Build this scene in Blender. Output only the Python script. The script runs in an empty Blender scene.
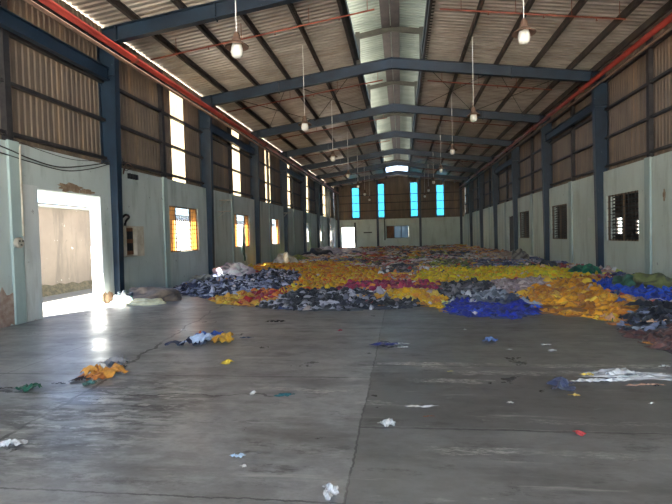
import bpy, math, random
import numpy as np
C = bpy.context.scene.collection
rnd = random.Random(7)
PI = math.pi
H = 1.467                                   # camera height
LX, RX = -7.04, 6.65                        # inner faces of the side walls
FAR, BACK = 53.29, -6.7
RIDGE = -0.2
WALLH = 3.35

# ------------------------------------------------------------------ materials
def srgb(r, g, b):
    f = lambda c: (c/255/12.92) if c/255 <= .04045 else ((c/255+.055)/1.055)**2.4
    return (f(r), f(g), f(b), 1)

class NT:
    def __init__(s, name):
        s.m = bpy.data.materials.new(name); s.m.use_nodes = True
        s.t = s.m.node_tree; s.n = s.t.nodes; s.l = s.t.links
        s.b = s.n['Principled BSDF']; s.out = s.n['Material Output']
    def node(s, kind, **kw):
        n = s.n.new(kind)
        for k, v in kw.items(): setattr(n, k, v)
        return n
    def put(s, sock, v):
        if hasattr(v, 'is_output') or isinstance(v, bpy.types.NodeSocket): s.l.new(v, sock)
        else: sock.default_value = v
    def math(s, op, a, b=0.0, clamp=False):
        n = s.node('ShaderNodeMath', operation=op); n.use_clamp = clamp
        s.put(n.inputs[0], a); s.put(n.inputs[1], b); return n.outputs[0]
    def coord(s, kind='Object', scale=(1, 1, 1)):
        c = s.node('ShaderNodeTexCoord'); m = s.node('ShaderNodeMapping')
        m.inputs['Scale'].default_value = scale
        s.l.new(c.outputs[kind], m.inputs['Vector']); return m.outputs[0]
    def noise(s, vec, scale, detail=4, rough=.6):
        n = s.node('ShaderNodeTexNoise'); s.l.new(vec, n.inputs['Vector'])
        n.inputs['Scale'].default_value = scale; n.inputs['Detail'].default_value = detail
        n.inputs['Roughness'].default_value = rough; return n.outputs['Fac']
    def ramp(s, fac, stops):
        n = s.node('ShaderNodeValToRGB'); e = n.color_ramp.elements
        while len(e) < len(stops): e.new(.5)
        for k, (p, c) in enumerate(stops):
            e[k].position = p; e[k].color = c if len(c) == 4 else (*c, 1)
        s.put(n.inputs[0], fac); return n.outputs[0]
    def mix(s, fac, a, b, mode='MIX'):
        n = s.node('ShaderNodeMix', data_type='RGBA', blend_type=mode)
        s.put(n.inputs[0], fac); s.put(n.inputs[6], a); s.put(n.inputs[7], b); return n.outputs[2]
    def bump(s, h, strength=.3, dist=.02):
        n = s.node('ShaderNodeBump'); n.inputs['Strength'].default_value = strength
        n.inputs['Distance'].default_value = dist; s.put(n.inputs['Height'], h)
        s.l.new(n.outputs[0], s.b.inputs['Normal'])

def g3(v): return (v, v, v, 1)

def simple(name, c1, c2, scale=3, rough=.6, metal=0, vec=(1, 1, 1), bump=0, lo=.35, hi=.65):
    t = NT(name); co = t.coord('Object', vec); n = t.noise(co, scale)
    t.put(t.b.inputs['Base Color'], t.ramp(n, [(lo, c1), (hi, c2)]))
    t.b.inputs['Roughness'].default_value = rough; t.b.inputs['Metallic'].default_value = metal
    if bump: t.bump(t.noise(co, scale*6), bump)
    return t.m

def wall_mat(name, base, light, dirt, streaky=True):
    t = NT(name); co = t.coord('Object'); st = t.coord('Object', (1, 1, .18))
    big = t.noise(co, .55, 5); fine = t.noise(co, 9, 5)
    col = t.ramp(big, [(.35, base), (.7, light)])
    s = t.ramp(t.noise(st, 2.6, 6, .65), [(.5, g3(0)), (.72, g3(.75))])
    col = t.mix(s, col, dirt)
    sp = t.ramp(t.noise(co, 5, 6, .75), [(.64, g3(0)), (.7, g3(.8))])
    col = t.mix(sp, col, tuple(x*.55 for x in dirt[:3])+(1,))
    w = t.ramp(t.noise(co, 3.3, 6, .7), [(.66, g3(0)), (.7, g3(.6))])
    col = t.mix(w, col, srgb(205, 208, 200))
    t.put(t.b.inputs['Base Color'], col); t.b.inputs['Roughness'].default_value = .8
    t.bump(fine, .25, .01); return t.m

M = {}
M['wallL'] = wall_mat('painted_plaster_mint', srgb(180, 190, 188), srgb(196, 206, 204), srgb(138, 148, 142))
M['wallR'] = wall_mat('painted_plaster_pale_green', srgb(186, 196, 188), srgb(202, 212, 204), srgb(154, 162, 152))
M['pil'] = wall_mat('painted_plaster_teal', srgb(156, 172, 170), srgb(170, 186, 182), srgb(130, 142, 136))
M['pale'] = wall_mat('painted_plaster_white', srgb(196, 200, 200), srgb(214, 218, 216), srgb(160, 160, 152))
M['out'] = wall_mat('stucco_outside', srgb(98, 86, 78), srgb(120, 106, 96), srgb(78, 70, 62))
M['brick'] = simple('bare_render', srgb(128, 104, 82), srgb(160, 140, 116), 8, .9, bump=.4)
M['pinkbrick'] = simple('bare_pink_render', srgb(150, 120, 108), srgb(180, 160, 146), 8, .9, bump=.4)
M['moss'] = simple('moss', srgb(52, 48, 34), srgb(84, 74, 58), 9, .95, bump=.6)

def cladding():
    t = NT('brown_cladding'); co = t.coord('Object', (1, 1, .12)); c2 = t.coord('Object')
    col = t.ramp(t.noise(co, 2.2, 6, .65), [(.3, srgb(96, 84, 74)), (.55, srgb(118, 102, 88)), (.78, srgb(156, 124, 88))])
    d = t.ramp(t.noise(c2, 1.1, 5), [(.5, g3(0)), (.75, g3(.6))])
    t.put(t.b.inputs['Base Color'], t.mix(d, col, srgb(84, 74, 66))); t.b.inputs['Roughness'].default_value = .65
    return t.m
M['clad'] = cladding()

def roofmat():
    t = NT('galvanised_roof_sheet'); co = t.coord('Object', (.35, 1, .35)); c2 = t.coord('Object')
    col = t.ramp(t.noise(co, 3.0, 5), [(.3, srgb(158, 146, 136)), (.7, srgb(204, 196, 186))])
    d = t.ramp(t.noise(c2, .9, 6, .7), [(.5, g3(0)), (.8, g3(.8))])
    t.put(t.b.inputs['Base Color'], t.mix(d, col, srgb(168, 142, 122)))
    t.b.inputs['Metallic'].default_value = .4
    t.put(t.b.inputs['Roughness'], t.ramp(t.noise(c2, 4), [(.3, g3(.3)), (.7, g3(.5))]))
    t.bump(t.noise(c2, 2.5, 3), .25, .05); return t.m
M['roof'] = roofmat()
M['monitor'] = simple('pale_green_sheet', srgb(112, 126, 122), srgb(134, 148, 142), 1.5, .6, vec=(.4, 1, 1))
M['greysteel'] = simple('grey_steel', srgb(40, 40, 36), srgb(58, 58, 52), 3, .6, .2)

def navy():
    t = NT('blue_paint_steel'); co = t.coord('Object'); st = t.coord('Object', (1, 1, .35))
    col = t.ramp(t.noise(co, 1.4, 4), [(.3, srgb(13, 27, 42)), (.7, srgb(28, 48, 66))])
    p = t.ramp(t.noise(st, 9, 6, .75), [(.66, g3(0)), (.7, g3(.8))])
    t.put(t.b.inputs['Base Color'], t.mix(p, col, srgb(110, 122, 126)))
    t.b.inputs['Roughness'].default_value = .42; return t.m
M['navy'] = navy()
M['purlin'] = simple('dark_purlin_steel', srgb(52, 46, 44), srgb(76, 68, 64), 4, .6, .2)
M['girt'] = simple('dark_girt_steel', srgb(36, 36, 40), srgb(58, 54, 54), 4, .6, .2)
M['red'] = simple('red_pipe_paint', srgb(118, 40, 34), srgb(146, 54, 44), 2, .45)
M['rust'] = simple('rusty_pipe', srgb(110, 52, 38), srgb(140, 72, 52), 5, .6)
M['brownpipe'] = simple('brown_pipe', srgb(88, 66, 56), srgb(112, 88, 74), 3, .6)
M['dark'] = simple('dark_metal', srgb(40, 38, 36), srgb(60, 56, 52), 4, .6)
M['black'] = simple('black_rubber', srgb(20, 20, 22), srgb(34, 34, 36), 6, .6)
M['grille'] = simple('grille_steel', srgb(92, 74, 58), srgb(120, 96, 72), 6, .6)
M['concrete'] = simple('outside_concrete', srgb(196, 188, 176), srgb(218, 210, 198), 2, .9, bump=.3)
M['paving'] = simple('yard_paving', srgb(84, 82, 78), srgb(104, 100, 94), 1.5, .9, bump=.3)
M['cement'] = simple('bare_cement', srgb(126, 126, 120), srgb(150, 150, 142), 4, .9, bump=.2)
M['alley'] = simple('dark_alley_wall', srgb(60, 50, 44), srgb(84, 70, 60), 2, .9)
M['wood'] = simple('brown_board', srgb(96, 62, 42), srgb(128, 86, 58), 3, .7, vec=(4, 4, .6))
M['box'] = simple('beige_box_metal', srgb(160, 150, 134), srgb(190, 182, 166), 4, .5)
M['white'] = simple('white_enamel', srgb(224, 224, 220), srgb(240, 240, 236), 4, .4)
M['cable'] = simple('black_cable', srgb(26, 25, 26), srgb(50, 46, 44), 12, .6)

def translucent(name, col, trans=.5, tcol=None):
    t = NT(name); t.n.remove(t.b)
    a = t.node('ShaderNodeBsdfTranslucent'); b = t.node('ShaderNodeBsdfTransparent'); d = t.node('ShaderNodeBsdfDiffuse')
    co = t.coord('Object', (1, 1, .2)); f = t.noise(co, 3, 4)
    c = t.ramp(f, [(.3, tuple(x*.85 for x in col[:3])+(1,)), (.7, col)])
    t.l.new(c, a.inputs['Color']); t.l.new(c, d.inputs['Color']); b.inputs['Color'].default_value = tcol or col
    m1 = t.node('ShaderNodeMixShader'); m1.inputs[0].default_value = .12
    t.l.new(a.outputs[0], m1.inputs[1]); t.l.new(d.outputs[0], m1.inputs[2])
    m2 = t.node('ShaderNodeMixShader'); m2.inputs[0].default_value = trans
    t.l.new(m1.outputs[0], m2.inputs[1]); t.l.new(b.outputs[0], m2.inputs[2])
    t.l.new(m2.outputs[0], t.out.inputs['Surface']); return t.m
M['cream'] = translucent('cream_translucent_sheet', srgb(176, 158, 126), .04, srgb(180, 160, 120))
M['cyan'] = translucent('blue_translucent_sheet', srgb(48, 128, 158), .16, srgb(40, 130, 170))
M['amber'] = translucent('amber_frosted_glass', srgb(214, 172, 120), .2, srgb(205, 160, 115))
M['frosted'] = translucent('grey_frosted_glass', srgb(120, 130, 136), .06)
M['clear'] = translucent('dusty_glass', srgb(225, 232, 235), .75, srgb(235, 240, 242))

def glassbulb():
    t = NT('white_glass_bulb'); t.b.inputs['Base Color'].default_value = srgb(240, 240, 235)
    co = t.coord('Object'); t.put(t.b.inputs['Roughness'], t.ramp(t.noise(co, 8), [(.3, g3(.1)), (.7, g3(.25))]))
    t.b.inputs['Transmission Weight'].default_value = .25; return t.m
M['bulb'] = glassbulb()

def cloth(name, attr):
    t = NT(name)
    if attr: n = t.node('ShaderNodeAttribute'); n.attribute_name = 'Col'; c = n.outputs['Color']
    else: c = t.node('ShaderNodeObjectInfo').outputs['Color']
    co = t.coord('Object'); f = t.noise(co, 14, 4)
    v = t.ramp(f, [(.3, g3(.72)), (.7, g3(1))])
    t.put(t.b.inputs['Base Color'], t.mix(1.0, c, v, 'MULTIPLY'))
    t.b.inputs['Roughness'].default_value = .85; t.b.inputs['Sheen Weight'].default_value = .15
    return t.m
M['cloth_pile'] = cloth('assorted_fabric', True); M['cloth'] = cloth('garment_fabric', False)
def plastic():
    t = NT('thin_white_plastic'); co = t.coord('Object')
    t.put(t.b.inputs['Base Color'], t.ramp(t.noise(co, 7), [(.3, srgb(190, 192, 190)), (.7, srgb(232, 232, 230))]))
    t.b.inputs['Roughness'].default_value = .25; t.b.inputs['Transmission Weight'].default_value = .15; return t.m
M['plastic'] = plastic()

def floor_mat():
    t = NT('worn_concrete_floor'); co = t.coord('Object')
    sep = t.node('ShaderNodeSeparateXYZ'); t.l.new(co, sep.inputs[0]); X, Y = sep.outputs[0], sep.outputs[1]
    warp = t.math('MULTIPLY', t.math('SUBTRACT', t.noise(co, 1.8, 5), .5), .22)
    fine = t.math('MULTIPLY', t.math('SUBTRACT', t.noise(co, 14, 4), .5), .04)
    wx = t.math('ADD', X, t.math('ADD', t.math('MULTIPLY', warp, .25), fine)); wy = t.math('ADD', Y, t.math('ADD', t.math('MULTIPLY', warp, .25), fine))
    big = t.noise(co, .35, 6, .6); mid = t.noise(co, 1.3, 7, .68)
    col = t.ramp(big, [(.32, srgb(140, 140, 138)), (.55, srgb(160, 160, 157)), (.72, srgb(176, 176, 172))])
    # slab to the right of the long joint is browner and darker up to the second joint, lighter behind
    right = t.math('GREATER_THAN', wx, -.34)
    near = t.math('LESS_THAN', wy, 5.25)
    col = t.mix(t.math('MULTIPLY', right, .55), col, srgb(100, 99, 95))
    band = t.math('MULTIPLY', t.math('MULTIPLY', right, near), t.math('GREATER_THAN', wy, 3.75))
    col = t.mix(t.math('MULTIPLY', band, .45), col, srgb(74, 70, 66))
    back = t.math('MULTIPLY', t.math('GREATER_THAN', wx, .6), t.math('GREATER_THAN', wy, 5.5))
    col = t.mix(t.math('MULTIPLY', back, .4), col, srgb(132, 134, 118))
    # scuffs and dark stains
    st = t.coord('Object', (.45, 1.2, 1))
    s = t.ramp(t.noise(st, 1.6, 8, .72), [(.47, g3(0)), (.64, g3(.7))])
    col = t.mix(s, col, srgb(78, 74, 70))
    col = t.mix(t.ramp(t.noise(t.coord('Object', (.8, 1.1, 1)), 5.5, 8, .75), [(.42, g3(.45)), (.6, g3(0))]), col, srgb(108, 106, 102))
    s3 = t.ramp(t.noise(st, 3.4, 9, .8), [(.55, g3(0)), (.64, g3(.7))])
    col = t.mix(s3, col, srgb(66, 62, 58))
    l = t.ramp(t.noise(st, 2.4, 9, .78), [(.6, g3(0)), (.68, g3(.6))])
    col = t.mix(l, col, srgb(178, 176, 168))
    # a skinned area of dark scrapes on the left
    dx = t.math('ADD', X, 2.7); dy = t.math('SUBTRACT', Y, 3.9)
    r = t.math('ADD', t.math('MULTIPLY', dx, dx), t.math('MULTIPLY', t.math('MULTIPLY', dy, dy), .7))
    area = t.math('SUBTRACT', 1.0, t.math('MULTIPLY', r, .7), True)
    sc = t.coord('Object', (1, 3.2, 1)); 
    s2 = t.ramp(t.noise(sc, 2.2, 8, .7), [(.48, g3(0)), (.54, g3(1))])
    col = t.mix(t.math('MULTIPLY', area, t.math('MULTIPLY', s2, .8)), col, srgb(56, 50, 46))
    s4 = t.ramp(t.noise(sc, 3.1, 8, .7), [(.54, g3(0)), (.58, g3(1))])
    col = t.mix(t.math('MULTIPLY', area, t.math('MULTIPLY', s4, .7)), col, srgb(190, 188, 182))
    cracks = None
    def line(val, pos, w, mask=None):
        d = t.math('ABSOLUTE', t.math('SUBTRACT', val, pos)); m = t.math('LESS_THAN', d, w)
        return t.math('MULTIPLY', m, mask) if mask is not None else m
    brk = t.ramp(t.noise(co, 1.1, 5), [(.38, g3(.25)), (.5, g3(1))])
    notright = t.math('LESS_THAN', X, -.34)
    lines = [line(wx, -.34, .008), line(wx, -4.5, .008), line(wx, 3.9, .008), line(wy, 5.02, .015, notright), line(wy, 2.63, .008, notright), line(wy, 5.5, .01, right), line(wy, 3.72, .016, right), line(wy, 7.7, .012), line(wy, 10.4, .012)]
    # wandering cracks
    k = t.math('ADD', t.math('MULTIPLY', t.math('SUBTRACT', Y, 3.4), -.14), -3.0)
    wav = t.math('ADD', X, t.math('MULTIPLY', warp, 1.6))
    c1 = t.math('MULTIPLY', t.math('LESS_THAN', t.math('ABSOLUTE', t.math('SUBTRACT', wav, k)), .02), t.math('GREATER_THAN', Y, 3.0))
    wav2 = t.math('ADD', Y, t.math('MULTIPLY', warp, 2.2))
    c2 = t.math('MULTIPLY', t.math('LESS_THAN', t.math('ABSOLUTE', t.math('SUBTRACT', wav2, 4.4)), .012), t.math('LESS_THAN', X, -1.2))
    allc = t.math('ADD', c1, c2)
    for q in lines: allc = t.math('ADD', allc, t.math('MULTIPLY', q, .8))
    allc = t.math('MULTIPLY', t.math('MINIMUM', allc, 1.0), brk)
    col = t.mix(t.math('MULTIPLY', allc, .85), col, srgb(40, 36, 34))
    # pale chalky drag lines
    fx = t.coord('Object', (.25, 3, 1)); fm = t.ramp(t.noise(fx, 1.8, 7, .75), [(.6, g3(0)), (.66, g3(1))])
    col = t.mix(t.math('MULTIPLY', fm, .55), col, srgb(176, 172, 164))
    def chalk(yc, w, x0, x1, amt):
        d = t.math('ABSOLUTE', t.math('SUBTRACT', t.math('ADD', Y, t.math('MULTIPLY', warp, 1.2)), yc))
        m = t.math('LESS_THAN', d, w); m = t.math('MULTIPLY', m, t.math('GREATER_THAN', X, x0)); m = t.math('MULTIPLY', m, t.math('LESS_THAN', X, x1))
        n = t.math('MULTIPLY', t.ramp(t.noise(t.coord('Object', (2, 6, 1)), 5, 6, .8), [(.46, g3(0)), (.56, g3(1))]), t.ramp(t.noise(co, 1.7, 3), [(.40, g3(0)), (.58, g3(1))]))
        return t.math('MULTIPLY', t.math('MULTIPLY', m, n), amt)
    for a in [(5.55, .09, .2, 2.9, .85), (5.25, .08, .5, 3.4, .7), (4.95, .07, -.6, .9, .8), (5.6, .06, -.3, .8, .7), (4.6, .05, -1.6, -.3, .7), (3.35, .05, .1, 2.6, .45), (4.25, .05, -1.2, .1, .45), (3.9, .04, .6, 3, .35)]:
        col = t.mix(chalk(*a), col, srgb(206, 202, 192))
    t.put(t.b.inputs['Base Color'], col)
    rg = t.ramp(mid, [(.3, g3(.24)), (.7, g3(.5))])
    t.put(t.b.inputs['Roughness'], rg); t.b.inputs['Specular IOR Level'].default_value = .5
    h = t.math('SUBTRACT', t.math('MULTIPLY', t.noise(co, 3, 6), .6), t.math('MULTIPLY', allc, .8))
    t.bump(h, .2, .012); return t.m
M['floor'] = floor_mat()

# ------------------------------------------------------------------ mesh helpers
class MB:
    def __init__(s): s.v = []; s.f = []
    def add(s, vs, fs):
        o = len(s.v); s.v += [tuple(p) for p in vs]; s.f += [tuple(i+o for i in f) for f in fs]
    def box(s, x0, x1, y0, y1, z0, z1):
        s.add([(x0,y0,z0),(x1,y0,z0),(x1,y1,z0),(x0,y1,z0),(x0,y0,z1),(x1,y0,z1),(x1,y1,z1),(x0,y1,z1)],
              [(0,3,2,1),(4,5,6,7),(0,1,5,4),(1,2,6,5),(2,3,7,6),(3,0,4,7)])
    def extr(s, prof, a, b):                 # prof: 2-D closed outline, a/b: functions mapping (p,q)->xyz at both ends
        n = len(prof); s.add([a(*p) for p in prof]+[b(*p) for p in prof],
              [tuple(range(n-1,-1,-1)), tuple(range(n,2*n))]+[(i,(i+1)%n,n+(i+1)%n,n+i) for i in range(n)])
    def tube(s, pts, r, n=8):
        pts = [np.array(p, float) for p in pts]; rings = []
        for i, p in enumerate(pts):
            d = pts[min(i+1,len(pts)-1)]-pts[max(i-1,0)]; d /= np.linalg.norm(d)
            u = np.cross(d, (0,0,1) if abs(d[2]) < .9 else (1,0,0)); u /= np.linalg.norm(u); w = np.cross(d, u)
            rings.append([p+r*(math.cos(2*PI*k/n)*u+math.sin(2*PI*k/n)*w) for k in range(n)])
        vs = [q for g in rings for q in g]; fs = []
        for i in range(len(pts)-1):
            for k in range(n): fs.append((i*n+k, i*n+(k+1)%n, (i+1)*n+(k+1)%n, (i+1)*n+k))
        fs += [tuple(range(n-1,-1,-1)), tuple((len(pts)-1)*n+k for k in range(n))]
        s.add(vs, fs)
    def lathe(s, prof, c=(0,0,0), n=20):
        vs = []; fs = []
        for r, z in prof:
            for k in range(n): vs.append((c[0]+r*math.cos(2*PI*k/n), c[1]+r*math.sin(2*PI*k/n), c[2]+z))
        for i in range(len(prof)-1):
            for k in range(n): fs.append((i*n+k, i*n+(k+1)%n, (i+1)*n+(k+1)%n, (i+1)*n+k))
        s.add(vs, fs)
    def mesh(s, name, m, smooth=False):
        me = bpy.data.meshes.new(name); me.from_pydata(s.v, [], s.f); me.validate(); me.update()
        me.materials.append(m)
        if smooth: me.polygons.foreach_set('use_smooth', [True]*len(me.polygons))
        return me
    def build(s, name, m, parent=None, loc=None, smooth=False):
        o = bpy.data.objects.new(name, s.mesh(name, m, smooth)); C.objects.link(o)
        if parent: o.parent = parent
        if loc: o.location = loc
        return o

def tag(o, label=None, cat=None, group=None, kind=None):
    if label: o['label'] = label
    if cat: o['category'] = cat
    if group: o['group'] = group
    if kind: o['kind'] = kind
    return o
def empty(name, loc=(0,0,0), rz=0):
    o = bpy.data.objects.new(name, None); C.objects.link(o); o.location = loc; o.rotation_euler = (0,0,rz)
    o.empty_display_size = .1; return o
def copy_tree(o, parent=None):
    c = o.copy(); C.objects.link(c); c.parent = parent
    for ch in list(o.children): copy_tree(ch, c)
    return c
def bevel(o, w=.01, seg=2):
    b = o.modifiers.new('bevel', 'BEVEL'); b.width = w; b.segments = seg; b.limit_method = 'ANGLE'; return o

ORD = ['first', 'second', 'third', 'fourth', 'fifth', 'sixth', 'seventh', 'eighth', 'ninth']

# a wall slab with rectangular holes. axis 'x': plane at x, runs along y ; axis 'y': plane at y, runs along x
def slab(mb, axis, pin, pout, u0, u1, z0, z1, holes):
    us = sorted({u0, u1, *[h[0] for h in holes], *[h[1] for h in holes]})
    zs = sorted({z0, z1, *[h[2] for h in holes], *[h[3] for h in holes]})
    def solid(i, j):
        if i < 0 or j < 0 or i >= len(us)-1 or j >= len(zs)-1: return False
        cu, cz = (us[i]+us[i+1])/2, (zs[j]+zs[j+1])/2
        return not any(h[0] < cu < h[1] and h[2] < cz < h[3] for h in holes)
    P = (lambda d, u, z: (d, u, z)) if axis == 'x' else (lambda d, u, z: (u, d, z))
    for i in range(len(us)-1):
        for j in range(len(zs)-1):
            if not solid(i, j): continue
            a, b, c, d = us[i], us[i+1], zs[j], zs[j+1]
            for p in (pin, pout): mb.add([P(p,a,c),P(p,b,c),P(p,b,d),P(p,a,d)], [(0,1,2,3)])
            if not solid(i-1,j): mb.add([P(pin,a,c),P(pout,a,c),P(pout,a,d),P(pin,a,d)], [(0,1,2,3)])
            if not solid(i+1,j): mb.add([P(pin,b,c),P(pout,b,c),P(pout,b,d),P(pin,b,d)], [(0,1,2,3)])
            if not solid(i,j-1): mb.add([P(pin,a,c),P(pout,a,c),P(pout,b,c),P(pin,b,c)], [(0,1,2,3)])
            if not solid(i,j+1): mb.add([P(pin,a,d),P(pout,a,d),P(pout,b,d),P(pin,b,d)], [(0,1,2,3)])

def corrugated(mb, axis, p, u0, u1, z0, zf, pitch=.2, depth=.03):
    # trapezoid ribs; zf(u) gives the top height
    us = []; u = u0; k = 0
    while u < u1-1e-6:
        us.append((u, 0)); 
        for f, d in ((.45, 0), (.6, 1), (.85, 1)):
            if u+f*pitch < u1: us.append((u+f*pitch, d))
        u += pitch
    us.append((u1, 0)); vs = []; fs = []
    for (u, d) in us:
        q = p+depth*d
        for z in (z0, zf(u)): vs.append((q, u, z) if axis == 'x' else (u, q, z))
    for i in range(len(us)-1): fs.append((2*i, 2*i+2, 2*i+3, 2*i+1))
    mb.add(vs, fs)

# camera frame: used once to survey where things lie on the floor
F_, YAW, PIT, ROL = 491.64, .132, .032, .026
cyw, syw = math.cos(YAW), math.sin(YAW)
VF = np.array([-syw*math.cos(PIT), cyw*math.cos(PIT), -math.sin(PIT)]); VR = np.array([cyw, syw, 0]); VU = np.cross(VR, VF)
def at(px, py, z=0.0):
    u, w = px-336, 252-py; c, s = math.cos(ROL), math.sin(ROL)
    d = VR*(c*u+s*w)+VU*(-s*u+c*w)+VF*F_; t = (z-H)/d[2]
    return d[0]*t, d[1]*t

# ------------------------------------------------------------------ setting
f = MB(); n = 1
f.add([(LX-.3,BACK,0),(RX+.3,BACK,0),(RX+.3,FAR+.3,0),(LX-.3,FAR+.3,0)], [(0,1,2,3)])
f.add([(LX-.3,BACK,-.3),(RX+.3,BACK,-.3),(RX+.3,FAR+.3,-.3),(LX-.3,FAR+.3,-.3)], [(3,2,1,0)])
tag(f.build('floor', M['floor']), kind='structure')
g = MB(); g.add([(-60,-60,-.06),(60,-60,-.06),(60,110,-.06),(-60,110,-.06)], [(0,1,2,3)])
tag(g.build('ground', M['concrete']), kind='structure')
g = MB(); g.box(-11.5, LX-.26, -3, 60, -.1, -.03); tag(g.build('yard_paving', M['paving']), kind='structure')

winL = [(14.35,16.5),(20.25,22.4),(26.3,28.1),(35.8,37.3),(41.7,43.4),(48.2,50.1)]
winR = [(14.88,17.05),(20.9,23.0),(26.8,29.0)]
WZ = (1.1, 2.55)
DL = (8.8, 10.84, -.06, 2.55)
wl = MB(); slab(wl, 'x', LX, LX-.26, BACK, FAR, -.06, WALLH, [DL]+[(a,b,*WZ) for a, b in winL]+[(-4,-1.5,1.1,2.55),(2,4,1.1,2.55)])
wall_left = tag(wl.build('wall_left', M['wallL']), kind='structure')
wr = MB(); slab(wr, 'x', RX, RX+.26, BACK, FAR, -.06, WALLH, [(30.3,32.1,-.06,2.45)]+[(a,b,*WZ) for a, b in winR]+[(8.9,11.1,1.1,2.55)])
wall_right = tag(wr.build('wall_right', M['wallR']), kind='structure')
wf = MB(); slab(wf, 'y', FAR, FAR+.26, LX-.2, RX+.2, -.06, 3.2, [(-6.42,-4.95,-.06,2.38),(-1.52,.85,1.1,2.43)])
wall_far = tag(wf.build('wall_far', M['wallR']), kind='structure')
wb = MB(); slab(wb, 'y', BACK-.26, BACK, LX-.2, RX+.2, -.06, 6.6, [(-6.8,6.4,-.06,6.2)])
tag(wb.build('wall_back', M['wallR']), kind='structure')

# pilasters in the masonry
for y in (8.22, 14.07, 20.07, 26.07, 32.07, 38.07, 44.07, 50.0):
    m = MB(); m.box(LX-.01, LX+.05, y-.13 if y < 50 else y+1.2, y+.13 if y < 50 else y+1.4, 0, WALLH+.02)
    tag(bevel(m.build('pilaster', M['pil'], wall_left), .012))
for y in (14.3, 20.4, 26.2, 32.6, 38.3, 44.3, 50.0):
    m = MB(); m.box(RX-.05, RX+.01, y-.15, y+.15, 0, WALLH+.02)
    bevel(m.build('pilaster', M['pil'], wall_right), .012)
m = MB(); m.box(-5.0, -4.82, FAR-.05, FAR+.01, 0, 2.9); m.build('door_post', M['dark'], wall_far)
# white strip of wall beside the loading door
m = MB(); m.box(LX-.02, LX+.02, 8.4, 8.8, 0, 2.6); m.build('door_surround', M['pale'], wall_left)
m = MB(); m.box(LX-.275, LX+.012, 10.835, 10.87, 0, 2.55); m.build('door_reveal', M['pale'], wall_left)
# torn plaster
def patch(name, y0, z0, w, h, seed, mat, parent, x=LX, off=.012):
    r = random.Random(seed); n = 26; vs = [(x+off, y0, z0)]
    for k in range(n):
        a = 2*PI*k/n; q = .7+.5*r.random(); vs.append((x+off, y0+math.cos(a)*w/2*q, z0+math.sin(a)*h/2*q))
    vs2 = [(x-.004, vy, vz) for _, vy, vz in vs]
    m = MB(); m.add(vs+vs2, [(0,k+1,(k+1)%n+1) for k in range(n)]+[(k+1,n+2+k,n+2+(k+1)%n,(k+1)%n+1) for k in range(n)])
    return m.build(name, mat, parent)
patch('torn_plaster', 9.8, 2.66, .8, .2, 1, M['brick'], wall_left); patch('torn_plaster', 10.35, 2.62, .5, .12, 2, M['brick'], wall_left)
patch('torn_plaster', 7.9, .3, .8, .75, 3, M['pinkbrick'], wall_left); patch('torn_plaster', 7.6, 1.15, .3, .3, 8, M['pale'], wall_left, off=.008)
patch('torn_plaster', 10.95, .12, .5, .3, 5, M['brick'], wall_left)
patch('torn_plaster', 13.5, 2.3, .12, .3, 6, M['brick'], wall_right, RX, -.012); patch('torn_plaster', 18.47, 1.84, .5, .1, 7, M['pale'], wall_right, RX, -.012)
# canopy ledge over the side door
m = MB(); m.box(LX-.95, LX-.26, 8.5, 11.2, 3.05, 3.15); bevel(m.build('door_canopy', M['cement'], wall_left), .01)

# roof: two corrugated slopes and the raised ridge monitor
def zr(x):                                   # underside of the roof sheets
    return 6.84+(x+6.88)*.1365 if x < RIDGE else 6.84+.912-(x-RIDGE)*.1405
def roof_slope(mb, xa, xb, y0, y1, zf, pitch=.2, depth=.035):
    y = y0; prof = []
    while y < y1:
        prof += [(y,0),(y+.45*pitch,0),(y+.6*pitch,depth),(y+.85*pitch,depth)]; y += pitch
    vs = []; fs = []
    for (yy, d) in prof: vs += [(xa,yy,zf(xa)+d),(xb,yy,zf(xb)+d)]
    for i in range(len(prof)-1): fs.append((2*i,2*i+1,2*i+3,2*i+2))
    mb.add(vs, fs)
c = MB(); roof_slope(c, -7.75, -1.36, BACK-.6, FAR+.8, zr); roof_slope(c, .88, 7.35, BACK-.6, FAR+.8, zr)
ceiling = tag(c.build('ceiling', M['roof']), kind='structure')
zm = lambda x: 8.86-abs(x-RIDGE)*.16
c = MB(); roof_slope(c, -2.15, RIDGE, BACK-.4, FAR-1.2, zm); roof_slope(c, RIDGE, 1.75, BACK-.4, FAR-1.2, zm); c.build('ridge_monitor_roof', M['monitor'], ceiling)
c = MB()
for x0, x1 in ((-1.52,-1.3),(.82,1.04)): c.box(x0, x1, BACK-.4, FAR+.4, zr(x0)-.02, zr(x0)+.17)
c.build('monitor_kerb_flashing', M['greysteel'], ceiling)
c = MB(); 
for a, b in ((FAR-1.2, FAR+.8),): roof_slope(c, -1.5, RIDGE, min(a,b), max(a,b), zr); roof_slope(c, RIDGE, 1.02, min(a,b), max(a,b), zr)
c.build('ridge_cap_sheets', M['roof'], ceiling)
for x0 in (-.36, -.04):
    m = MB(); m.box(x0-.145, x0+.145, BACK, FAR-1.4, 8.58, 8.76); tag(m.build('ridge_beam', M['girt']), '%s of the two dark ridge beams under the raised roof' % ('left' if x0 < -.2 else 'right'), 'beam', 'twin ridge beams')

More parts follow.
